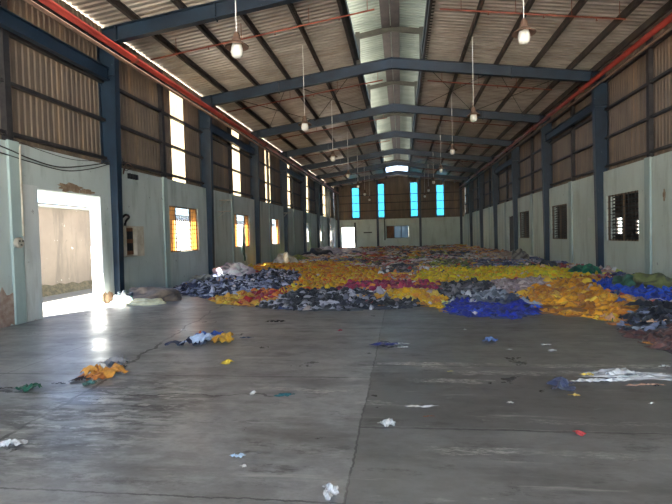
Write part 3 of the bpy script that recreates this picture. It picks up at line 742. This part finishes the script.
S = srgb
piles = [  # name of look, pixel outline, palette, label of the heap, label of loose garments
 ('red', [(236,298),(262,291),(284,289),(278,294),(246,299)], [(3,S(190,40,40)),(1,S(150,30,50)),(1,S(220,120,40))], 'thin band of red cloth within the yellow strip at front left', 'crumpled red garment in the thin red band at front left'),
 ('left yellow strip', [(200,299),(206,293),(232,292),(275,288),(292,291),(262,298),(244,310),(215,312)], [(5,S(225,165,50)),(2,S(235,185,60)),(1,S(200,110,50))], 'narrow yellow-orange strip of cloth between the two dark heaps', 'crumpled yellow-orange garment in the narrow strip between the dark heaps'),
 ('left navy', [(140,302),(150,285),(175,281),(205,276),(250,270),(300,271),(300,280),(284,289),(232,292),(206,294),(200,304)], [(4,S(56,62,92)),(4,S(150,156,184)),(2,S(200,202,220)),(4,S(28,30,48))], 'grey-blue and navy heap of cloth by the left wall', 'crumpled navy or pale grey-blue garment in the heap by the left wall'),
 ('centre yellow stripe', [(372,293),(384,288),(404,288),(430,289),(446,297),(444,306),(430,311),(424,301),(412,296)], [(6,S(240,176,24)),(2,S(215,140,35)),(1,S(240,205,90))], 'yellow tongue of cloth right of the front black heap', 'crumpled yellow garment in the tongue right of the front black heap'),
 ('front black', [(225,322),(244,300),(262,296),(290,290),(330,286),(372,290),(412,296),(424,301),(428,308),(418,325),(300,325)], [(8,S(26,26,34)),(3,S(50,50,60)),(3,S(176,174,182)),(2,S(120,118,130))], 'black and pale grey heap of cloth at the front centre', 'crumpled black or grey garment in the front centre heap'),
 ('lime', [(432,297),(446,294),(450,300),(442,304)], [(1,S(190,215,90)),(1,S(220,220,120))], 'little lime green clump beside the blue front heap', 'crumpled lime garment beside the blue front heap'),
 ('front blue', [(414,318),(432,305),(446,299),(466,297),(500,298),(535,302),(552,310),(540,330),(440,330)], [(6,S(22,44,156)),(4,S(14,30,112)),(1,S(50,80,190))], 'royal blue heap of cloth at the front, right of centre', 'crumpled royal blue garment in the front heap right of centre'),
 ('white grey', [(446,299),(466,289),(494,289),(520,293),(535,303),(500,299),(466,298)], [(4,S(160,165,175)),(2,S(110,116,124)),(1,S(220,220,225)),(2,S(60,66,84))], 'pale grey clump of cloth behind the royal blue front heap', 'crumpled pale grey garment behind the royal blue front heap'),
 ('magenta', [(330,290),(350,282),(376,281),(440,281),(436,287),(404,288),(384,288),(372,291)], [(4,S(150,40,80)),(2,S(190,60,90)),(1,S(100,30,50)),(1,S(220,140,60))], 'magenta and maroon band of cloth in the middle of the floor', 'crumpled magenta garment in the mid-floor band'),
 ('charcoal', [(430,288),(444,281),(470,279),(490,285),(492,293),(466,290),(446,297)], [(5,S(44,42,48)),(2,S(90,86,92)),(1,S(130,126,130))], 'charcoal heap of cloth behind the pale grey clump', 'crumpled charcoal garment behind the pale grey clump'),
 ('main yellow', [(238,292),(290,276),(240,272),(244,263),(330,262),(376,267),(392,281),(372,291),(330,287),(292,291)], [(6,S(236,170,14)),(3,S(214,120,14)),(2,S(240,196,50)),(1,S(190,150,30)),(1,S(200,90,30))], 'large golden yellow heap of cloth left of centre', 'crumpled golden garment in the large heap left of centre'),
 ('pale pink', [(484,288),(500,279),(545,277),(548,283),(525,291),(500,292)], [(4,S(176,150,150)),(2,S(200,180,176)),(1,S(140,120,120))], 'dusty pink clump of cloth between two yellow bands', 'crumpled dusty pink garment between the yellow bands'),
 ('bright yellow', [(414,281),(418,272),(440,268),(545,266),(598,275),(560,279),(500,277),(484,285),(450,281)], [(6,S(236,196,20)),(2,S(206,200,30)),(2,S(240,170,20))], 'bright yellow band of cloth at mid right', 'crumpled bright yellow garment in the mid right band'),
 ('blue right', [(592,284),(605,280),(640,283),(730,289),(730,312),(664,305),(630,300),(612,295)], [(6,S(16,64,176)),(3,S(12,44,128)),(1,S(40,90,200))], 'bright blue heap of cloth against the right wall', 'crumpled bright blue garment in the heap by the right wall'),
 ('mustard', [(520,322),(510,292),(545,280),(590,277),(612,284),(612,296),(640,305),(624,312),(604,330),(540,326)], [(6,S(222,148,22)),(3,S(196,118,18)),(2,S(234,176,50)),(1,S(166,100,30))], 'big mustard heap of cloth right of centre', 'crumpled mustard garment in the big heap right of centre'),
 ('navy right', [(580,318),(610,312),(640,305),(664,304),(740,310),(740,324),(655,325),(614,319),(600,322)], [(8,S(20,22,32)),(2,S(52,58,84)),(2,S(130,140,165))], 'black-navy strip of cloth in front of the right blue heap', 'crumpled black or slate garment in front of the right blue heap'),
 ('brown', [(590,320),(614,319),(655,325),(740,324),(740,390),(660,365)], [(5,S(84,52,46)),(3,S(104,66,58)),(1,S(60,40,38))], 'reddish brown scraps heap at the front right', 'crumpled reddish brown garment at the front right'),
]
wp = [np.array([at(px, py, .15) for px, py in p[1]]) for p in piles]
mixes = [[S(240,226,222),S(214,196,196),S(180,160,165)], [S(236,214,204),S(200,170,160),S(150,120,110)], [S(232,150,60),S(214,110,50),S(236,190,120)], [S(220,206,210),S(190,150,160),S(160,60,80)], [S(226,180,140),S(200,150,120)], [S(190,170,160),S(150,120,110),S(210,200,196),S(90,70,70)], [S(70,64,70),S(40,40,50),S(120,110,112)], [S(200,120,60),S(170,80,50),S(220,160,60)],
         [S(214,210,206),S(170,160,165),S(120,110,130)], [S(150,60,60),S(110,50,60),S(190,110,90)], [S(220,175,60),S(200,140,50)], [S(60,70,110),S(40,46,80),S(130,130,150)],
         [S(120,130,70),S(160,165,80),S(90,90,60)], [S(160,130,120),S(120,90,80)], [S(205,150,110),S(180,150,130),S(110,80,90)]]
rs = np.random.RandomState(3)
seeds = np.stack([rs.uniform(-7, 6.7, 170), rs.uniform(11, 53, 170)], 1); smix = rs.randint(0, len(mixes), 170)
# bands the photo shows behind the front heaps
override = [(([(380,281),(372,268),(420,268),(418,279)]), 7), ([(378,274),(384,267),(420,266),(416,274)], 6), ([(520,268),(560,265),(640,282),(600,283),(590,276)], 9), ([(470,266),(476,259),(520,262),(520,268)], 11), ([(420,268),(440,261),(470,262),(466,269)], 12)]
ow = [(np.array([at(px, py, .1) for px, py in p]), k) for p, k in override]

N = 14000
gy = np.concatenate([rs.uniform(5.5, 14, 6500), rs.uniform(14, 21, 4600), rs.uniform(21, 31, 4000), rs.uniform(31, 53, 3600)]); gx = rs.uniform(-6.95, 6.55, len(gy))
ok = inside(ring, gx, gy); gx, gy = gx[ok], gy[ok]
dd = dist_front(gx, gy)
pid = np.full(len(gx), -1)
for k, p in enumerate(wp):
    m_ = inside(p, gx, gy) & (pid < 0); pid[m_] = k
mixid = np.zeros(len(gx), int)
for i in range(len(gx)):
    q = ((seeds[:,0]-gx[i])**2+((seeds[:,1]-gy[i])*.55)**2); mixid[i] = smix[q.argmin()]
for p, k in ow: mixid[inside(p, gx, gy)] = k
hz = heap_h(gx, gy)
# order: the loose ones are those nearest to the camera, lying on top
dist = np.hypot(gx, gy)
cand = np.where((dd > .12) & (pid >= 0))[0]; cand = cand[np.argsort(dist[cand])][:900]
loose = set(rs.permutation(cand)[:285].tolist())
colours = np.zeros((len(gx), 4))
for i in range(len(gx)):
    if pid[i] >= 0:
        pal = piles[pid[i]][2]; w = np.array([a for a, _ in pal], float); c = np.array(pal[rs.choice(len(pal), p=w/w.sum())][1])
        if rs.rand() < .03: c = np.array(mixes[rs.randint(len(mixes))][0])
    else:
        pal = mixes[mixid[i]]; c = np.array(pal[rs.randint(len(pal))])
        if rs.rand() < .3: q = mixes[rs.randint(len(mixes))]; c = np.array(q[rs.randint(len(q))])
    c = c*((.78+.5*rs.rand()) if pid[i] >= 0 else (.9+.9*rs.rand())); c = np.minimum(c, .85); c[3] = 1; colours[i] = c
garment_meshes = [npmesh('garment', v, f_, M['cloth']) for v, f_ in TN]
def crumple_rag(seed, n=26):
    r = np.random.RandomState(seed); V, Fc = crumple(seed, n)
    x, y = V[:,0], V[:,1]; rad = np.hypot(*(np.stack([x, y])/np.abs(V[:,:2]).max()))
    a, b, c_ = fourier(seed+200, 6, 3, 6), fourier(seed+300, 8, 7, 13), fourier(seed+400, 3, 1.2, 2.4)
    z = .3*(1-np.abs(a(x, y)))+.2*(1-np.abs(b(x, y)))+.25*np.abs(c_(x, y))
    z = np.maximum(z-np.percentile(z, 8), 0); env = np.clip(1.25-rad, .12, 1)
    V[:,2] = z*env*1.1; V[:,0] += .06*a(y, x)+.03*b(y, x); V[:,1] += .05*a(x+2, y)+.03*b(x, y+2); return V, Fc
rag_meshes = [npmesh('rag', *crumple_rag(k+500), M['cloth']) for k in range(14)]
acc = {k: [[], [], [], 0] for k in range(-1, len(piles))}
def smooth_edge(d): return np.clip(d/.5, .35, 1)
for i in range(len(gx)):
    near = gy[i] < 21
    T = (TN if (gy[i] < 11 or i in loose) else TM) if near else TF
    k = rs.randint(len(T)); V, Fc = T[k]
    sc = (.12+.09*rs.rand())*(1 if near else 1.5 if gy[i] < 31 else 2.3)
    if dd[i] < .4 and near: sc *= .8
    a = rs.rand()*2*PI; zs = sc*(.7+.5*rs.rand())*(1 if near else .7); lift = hz[i]-.01+(.03*rs.rand() if i not in loose else .045)
    if dd[i] < .25: lift = hz[i]+.004
    if i in loose:
        o = bpy.data.objects.new('garment', garment_meshes[k]); C.objects.link(o)
        o.location = (gx[i], gy[i], lift); o.rotation_euler = (0, 0, a); o.scale = (sc, sc, zs); o.color = tuple(colours[i])
        p = piles[pid[i]]; tag(o, p[4], 'garment', 'loose garments in the %s pile' % p[0]); continue
    W = np.empty_like(V); ca, sa = math.cos(a), math.sin(a)
    W[:,0] = gx[i]+sc*(V[:,0]*ca-V[:,1]*sa); W[:,1] = gy[i]+sc*(V[:,0]*sa+V[:,1]*ca); W[:,2] = lift+zs*V[:,2]
    W[:,0] = np.clip(W[:,0], -7.02, 6.63); W[:,1] = np.minimum(W[:,1], 53.25)
    A = acc[int(pid[i])]; A[0].append(W); A[1].append(Fc+A[3]); A[2].append(np.repeat(colours[i][None], len(V), 0)); A[3] += len(V)
# the lower layer of every heap, as a grid that follows the mound
def add_base(cell, y0, y1):
    xs = np.arange(-7.0, 6.62, cell); ys = np.arange(y0, y1, cell*1.0)
    X, Y = np.meshgrid(xs, ys); cxm, cym = X+cell/2, Y+cell/2
    ins = inside(ring, cxm.ravel(), cym.ravel()).reshape(X.shape)
    lab = np.full(X.size, -1)
    for k, p in enumerate(wp): m_ = inside(p, cxm.ravel(), cym.ravel()) & (lab < 0); lab[m_] = k
    lab = lab.reshape(X.shape)
    for k in range(-1, len(piles)):
        idx = np.argwhere(ins & (lab == k))
        if not len(idx): continue
        pal = piles[k][2] if k >= 0 else [(1, mixes[0][1]), (1, mixes[1][0]), (1, mixes[4][1])]
        x = X[idx[:,0], idx[:,1]]; y = Y[idx[:,0], idx[:,1]]
        Q = np.stack([np.stack([x+a, y+b], 1) for a, b in ((0,0),(cell,0),(cell,cell),(0,cell))], 1).reshape(-1, 2)
        z = heap_h(Q[:,0], Q[:,1])-.025; z = np.maximum(z, .004)
        V = np.column_stack([np.clip(Q[:,0], -7.02, 6.63), np.minimum(Q[:,1], 53.25), z]); Fc = np.arange(len(V)).reshape(-1, 4)
        c = np.array(pal[0][1])*.75; c[3] = 1; cc = np.repeat(c[None], len(V), 0)
        A = acc[k]; A[0].append(V); A[1].append(Fc+A[3]); A[2].append(cc); A[3] += len(V)
add_base(.16, 5.5, 20.14); add_base(.4, 20.14, 53.0)
for k, A in acc.items():
    if not A[0]: continue
    me = npmesh('cloth_heap', np.concatenate(A[0]), np.concatenate(A[1]), M['cloth_pile'], np.concatenate(A[2]))
    o = bpy.data.objects.new('cloth_heap', me); C.objects.link(o)
    tag(o, piles[k][3] if k >= 0 else 'mixed pink, white, orange and dark cloth covering the rear floor', 'cloth heap', kind='stuff')

# bigger bundles lying on or beside the heap
def bundle(px, py, w, d, h, cols, label, seed, name='cloth_bundle', cat='cloth bundle', z0=None, floor_z=.0):
    x, y = at(px, py, .12 if z0 is None else z0); n = 26
    u = np.linspace(0, 2*PI, n, endpoint=False); rings = 12; V = []; fn = fourier(seed, 8, 2, 6); fn2 = fourier(seed+50, 8, 6, 14)
    for i in range(rings):
        t = i/(rings-1); r = math.cos(t*PI/2)**.8
        for a in u: V.append((math.cos(a)*r, math.sin(a)*r, math.sin(t*PI/2)))
    V = np.array(V); disp = 1+.16*fn(V[:,0]*2, V[:,1]*2+V[:,2])+.07*fn2(V[:,0]+V[:,2], V[:,1])
    V = V*disp[:,None]; V[:,2] = np.maximum(V[:,2], 0); V *= (w/2, d/2, h)
    Fc = np.array([(i*n+k, i*n+(k+1)%n, (i+1)*n+(k+1)%n, (i+1)*n+k) for i in range(rings-1) for k in range(n)])
    r_ = np.random.RandomState(seed); fc = fourier(seed+9, 5, 3, 8)(V[:,0]*3/w, V[:,1]*3/d+V[:,2]*4); idx = np.digitize(fc, np.linspace(-1.2, 1.2, len(cols)+1)[1:-1])
    cc = np.array([cols[i] for i in idx])
    o = bpy.data.objects.new(name, npmesh(name, V, Fc, M['cloth_pile'], cc)); C.objects.link(o)
    o.location = (min(max(x, LX+.06-V[:,0].min()), RX-.06-V[:,0].max()), y, floor_z); return tag(o, label, cat)
W_, G_ = S(235,235,235), S(40,110,80)
bundle(585, 275, .85, .6, .42, [S(20,90,64), S(30,120,84), S(24,70,60)], 'bright green cloth bundle against the right wall, left of the second column', 1)
bundle(632, 289, .95, .7, .42, [S(34,70,52), S(60,100,80), S(28,50,40)], 'dark green cloth bundle behind the right blue heap', 2)
bundle(657, 290, 1.2, .6, .45, [S(92,94,50), S(110,112,66), S(60,58,44)], 'olive cloth bundle at the foot of the right wall', 3)
bundle(206, 276, 1.5, 1.2, .52, [S(240,236,236), S(215,190,200), S(120,120,130), S(245,245,240)], 'white and pink bundle beside the second left column', 4)
bundle(188, 281, .9, .9, .3, [S(120,120,110), S(170,170,165), S(84,84,80)], 'grey-green bundle left of the white bundle by the wall', 14)
bundle(237, 262, 1.6, 2.2, .4, [S(120,130,40), S(160,160,50), S(90,100,50)], 'olive yellow bundle at the wall behind the second left column', 5)
bundle(285, 264, 1.1, 1.3, .62, [S(225,222,215), S(200,190,170), S(240,240,235)], 'pale white bundle by the left wall near the third column', 6)
bundle(312, 256, 2, 2.5, .6, [S(40,42,56), S(80,80,100)], 'dark bundle by the left wall beyond the pale one', 7)
bundle(328, 255, 2, 3, .6, [S(235,228,235), S(210,200,220), S(180,170,190)], 'lilac white bundle near the far left corner', 8)
bundle(345, 253, 3, 3, .45, [S(240,235,235), S(200,180,190)], 'white heap of cloth before the far white door', 9)
bundle(508, 258, 1, .8, .4, [S(190,170,150), S(160,140,130)], 'beige sack at the foot of the right doorway', 10)
bundle(519, 260, .8, .7, .6, [S(150,140,130), S(90,80,76)], 'grey-brown sack right of the right doorway', 11)
bundle(545, 268, .9, .7, .35, [S(40,44,54), S(70,72,80)], 'dark bundle at the foot of the third right column', 12)
bundle(140, 296, 1.5, 1.0, .34, [S(90,80,76), S(140,120,104), S(110,100,96)], 'brown-grey rag bundle against the wall right of the doorway', 13)
bundle(126, 298, .55, .5, .26, [S(90,120,120), S(225,225,220), S(70,70,80)], 'teal and white rag bundle at the foot of the first left column', 15)
bundle(146, 299, .9, .45, .12, [S(215,205,160), S(230,225,190)], 'flat cream cloth in front of the brown rag bundle', 16)

def rag(px, py, sx, sy, h, col, label, k=0, name='rag', cat='rag', mat=None, rot=None, group=None):
    x, y = at(px, py); me = rag_meshes[k % len(rag_meshes)]
    o = bpy.data.objects.new(name, me)
    if mat:
        me2 = me.copy(); me2.materials.clear(); me2.materials.append(M[mat]); o.data = me2
    C.objects.link(o); o.location = (x, y, .004+.03*h); o.scale = (sx/2, sy/1.1, h*1.3); o.rotation_euler = (0, 0, rot if rot is not None else 0); o.color = col
    return tag(o, label, cat, group)
# clothes hanging out of the second left window
o = bpy.data.objects.new('garment', garment_meshes[4]); C.objects.link(o); o.location = (LX+.06, 21.3, 1.15); o.rotation_euler = (0, PI/2, 0); o.scale = (.55, .5, .2); o.color = S(215,225,215)
tag(o, 'white garment hanging over the sill of the second left window', 'garment')
o = bpy.data.objects.new('garment', garment_meshes[6]); C.objects.link(o); o.location = (LX+.12, 21.1, .9); o.rotation_euler = (0, PI/2, 0); o.scale = (.35, .3, .12); o.color = S(40,80,60)
tag(o, 'dark green garment hanging below the white one at the window', 'garment')

rag(187,345, .46,.34,.14, S(28,40,78), 'dark navy end of the little rag pile left of the front black heap', 1)
rag(202,343, .5,.5,.24, S(190,205,230), 'pale blue rag in the small pile on bare floor, left of centre', 2)
rag(211,339, .34,.34,.24, S(60,100,180), 'mid blue rag in the small pile on bare floor', 3)
rag(200,337, .2,.14,.14, S(190,90,50), 'orange-red rag tucked in the small floor pile', 9)
rag(223,343, .36,.4,.2, S(225,170,50), 'yellow rag at the right end of the small floor pile', 4)
rag(247,338, .22,.07,.04, S(50,80,120), 'thin blue scrap right of the small floor pile', 5)
rag(227,363.5, .2,.1,.05, S(220,190,60), 'flat yellow scrap below the small floor pile', 6)
rag(102,376, .4,.34,.22, S(220,150,60), 'orange-yellow rag on the crack at left', 7)
rag(92,379, .28,.26,.16, S(200,120,50), 'burnt orange rag beside the orange-yellow rag', 8)
rag(83,380, .2,.22,.07, S(40,26,26), 'dark brown rag left of the orange rags', 2)
rag(90,384, .2,.1,.06, S(70,110,100), 'grey-green scrap below the orange rags', 9)
rag(115,365, .34,.2,.14, S(150,146,144), 'grey rag behind the orange rags', 10)
rag(123,367, .1,.04,.03, S(30,28,34), 'small black scrap right of the grey rag', 3)
rag(30,390, .2,.16,.1, S(20,86,62), 'green rag alone on the floor at left', 11)
rag(5,389, .14,.07,.03, S(60,46,40), 'brown scrap at the left edge of the picture', 12)
rag(59,384, .13,.03,.02, S(24,22,26), 'black sliver between the green and orange rags', 1)
rag(9,446, .2,.17,.08, W_, 'crumpled white plastic bag at the lower left edge', 2, 'plastic_bag', 'plastic bag', 'plastic')
rag(285,395.5, .2,.1,.03, S(14,104,112), 'flat teal rag on the floor left of centre', 5)
rag(253,394, .09,.06,.03, W_, 'small white paper scrap left of the teal rag', 6, 'paper_scrap', 'paper', 'plastic')
rag(237,457, .09,.06,.03, S(190,215,235), 'pale blue scrap at the lower middle of the floor', 7)
rag(243,467, .04,.05,.02, W_, 'tiny white scrap below the pale blue one', 8, 'paper_scrap', 'paper', 'plastic')
rag(331,493, .13,.11,.07, W_, 'crumpled white plastic at the bottom centre', 9, 'plastic_bag', 'plastic bag', 'plastic')
rag(388,425.5, .12,.1,.06, W_, 'crumpled white plastic just right of the long joint', 10, 'plastic_bag', 'plastic bag', 'plastic')
rag(424,407, .22,.045,.02, W_, 'flat white paper strip right of centre', 11, 'paper_scrap', 'paper', 'plastic', .05)
rag(428,417, .08,.04,.015, S(150,90,50), 'orange-brown scrap below the white paper strip', 12)
rag(384,345, .36,.16,.07, S(30,36,100), 'indigo rag in front of the yellow tongue', 13)
rag(400,344.5, .22,.07,.03, W_, 'white strip beside the indigo rag', 1, 'paper_scrap', 'paper', 'plastic')
rag(404,347.5, .12,.05,.02, W_, 'white scrap below the strip by the indigo rag', 3, 'paper_scrap', 'paper', 'plastic')
rag(277,322, .28,.1,.06, S(40,38,40), 'small black rag in front of the black heap', 3)
rag(490,341.5, .26,.2,.08, S(110,140,200), 'light blue rag on bare floor, right of centre', 4)
rag(553,351, .14,.09,.04, W_, 'white scrap on the floor right of the light blue rag', 5, 'paper_scrap', 'paper', 'plastic')
rag(546,345, .12,.04,.02, W_, 'thin white scrap behind the other white scrap at right', 7, 'paper_scrap', 'paper', 'plastic')
rag(509,350, .07,.04,.02, W_, 'tiny white scrap near the light blue rag', 8, 'paper_scrap', 'paper', 'plastic')
rag(465,330, .07,.04,.02, W_, 'tiny white scrap before the royal blue heap', 9, 'paper_scrap', 'paper', 'plastic')
rag(562,387, .32,.2,.09, S(60,66,92), 'slate blue rag on the floor at right', 6)
rag(587,375.5, .13,.09,.04, S(215,190,80), 'small yellow scrap behind the slate rag', 7)
rag(574,396, .09,.05,.03, S(200,170,90), 'tiny tan scrap below the slate rag', 8)
rag(580,434, .1,.06,.03, S(190,70,70), 'small red scrap at the lower right floor', 9)
rag(617,375, .38,.2,.08, S(200,200,196), 'crumpled white plastic sheet at right', 10, 'plastic_sheet', 'plastic sheet', 'plastic')
def sheet(px, py, sx, sy, label, seed):
    x, y = at(px, py); n = 44; u, v = np.meshgrid(np.linspace(-1, 1, n), np.linspace(-1, 1, n)); u = u.ravel(); v = v.ravel()
    X = u*np.sqrt(1-v*v/2); Y = v*np.sqrt(1-u*u/2); a = np.arctan2(Y, X); r = np.hypot(X, Y); ph = np.random.RandomState(seed).rand(8)*6
    k = 1+sum((.34/(i+1))*np.sin((2*i+2)*a+ph[i]) for i in range(8))*r; X = X*k; Y = Y*k
    w1, w2 = fourier(seed, 6, 3, 7), fourier(seed+1, 8, 8, 16)
    z = .004+.02*(1-np.abs(w1(X*1.5, Y)))*(1-r)**.5+.008*np.abs(w2(X, Y)); z = np.maximum(z, .003)
    Fc = np.array([(i*n+j, i*n+j+1, (i+1)*n+j+1, (i+1)*n+j) for i in range(n-1) for j in range(n-1)])
    o = bpy.data.objects.new('plastic_sheet', npmesh('plastic_sheet', np.stack([X*sx/2, Y*sy/2, z], 1), Fc, M['plastic'])); C.objects.link(o)
    o.location = (x, y, 0); o.rotation_euler = (0, 0, .12); return tag(o, label, 'plastic sheet')
sheet(640, 377, .95, .26, 'flat pale plastic sheet spreading to the right edge', 3); sheet(603, 381, .5, .1, 'narrow strip of pale film left of the flat plastic sheet', 5)
rag(643,386, .3,.08,.04, S(214,170,140), 'peach rag on the flat plastic sheet', 12)
rag(656,386, .06,.05,.04, S(30,30,34), 'small black scrap on the flat plastic sheet', 13)
rag(664,367, .1,.06,.03, W_, 'small white scrap near the right edge behind the sheet', 1, 'paper_scrap', 'paper', 'plastic')
rag(651,404, .05,.03,.02, W_, 'tiny white scrap in front of the flat plastic sheet', 2, 'paper_scrap', 'paper', 'plastic')
rag(510,403.5, .08,.04,.02, W_, 'tiny white scrap on the dark slab right of centre', 4, 'paper_scrap', 'paper', 'plastic')
rag(646,330, .5,.2,.1, S(200,212,225), 'pale shiny cloth between the navy strip and brown scraps', 3)
rag(22,321, .5,.3,.12, S(190,80,60), 'red-orange rag at the wall left of the doorway', 5)
rag(7,325, .4,.2,.08, S(40,36,40), 'black rag left of the red-orange rag', 6)
rag(34,318, .3,.2,.06, S(50,44,48), 'dark rag right of the red-orange rag', 8)
rag(340,331, .08,.04,.03, S(190,50,80), 'tiny pink scrap in front of the black heap', 10)
rag(450,372, .06,.04,.02, S(200,190,110), 'tiny yellowish scrap on the floor right of centre', 12)

# ------------------------------------------------------------------ light
w = bpy.data.worlds.new('sky'); bpy.context.scene.world = w; w.use_nodes = True
nt = w.node_tree; bg = nt.nodes['Background']; sk = nt.nodes.new('ShaderNodeTexSky'); sk.sky_type = 'NISHITA'
sk.sun_disc = False; sk.sun_elevation = math.radians(48); sk.sun_rotation = math.radians(205); sk.air_density = .8; sk.dust_density = .3; sk.ozone_density = 2.5
nt.links.new(sk.outputs[0], bg.inputs[0]); bg.inputs[1].default_value = .115
sun = bpy.data.lights.new('sun', 'SUN'); sun.energy = 15.0; sun.angle = .012; sun.color = (1, .95, .86)
so = bpy.data.objects.new('sun', sun); C.objects.link(so)
from mathutils import Vector, Matrix
so.rotation_euler = Vector((.4, .8, -1)).to_track_quat('-Z', 'Y').to_euler()

# ------------------------------------------------------------------ camera
cam = bpy.data.cameras.new('camera'); co = bpy.data.objects.new('camera', cam); C.objects.link(co)
cam.sensor_fit = 'HORIZONTAL'; cam.sensor_width = 36; cam.lens = F_/672*36; cam.clip_start = .05; cam.clip_end = 400
c_, s_ = math.cos(ROL), math.sin(ROL)
Rr = VR*c_-VU*s_; Ur = VR*s_+VU*c_
co.matrix_world = Matrix(((Rr[0],Ur[0],-VF[0],0),(Rr[1],Ur[1],-VF[1],0),(Rr[2],Ur[2],-VF[2],H),(0,0,0,1)))
sc = bpy.context.scene; sc.camera = co
sc.view_settings.view_transform = 'Standard'; sc.view_settings.look = 'None'; sc.view_settings.gamma = 1; sc.view_settings.exposure = 3.3
sc.view_settings.use_curve_mapping = False
sc.cycles.max_bounces = 10; sc.cycles.diffuse_bounces = 7; sc.cycles.glossy_bounces = 4; sc.cycles.transparent_max_bounces = 8
sc.cycles.sample_clamp_indirect = 6; sc.cycles.caustics_reflective = False
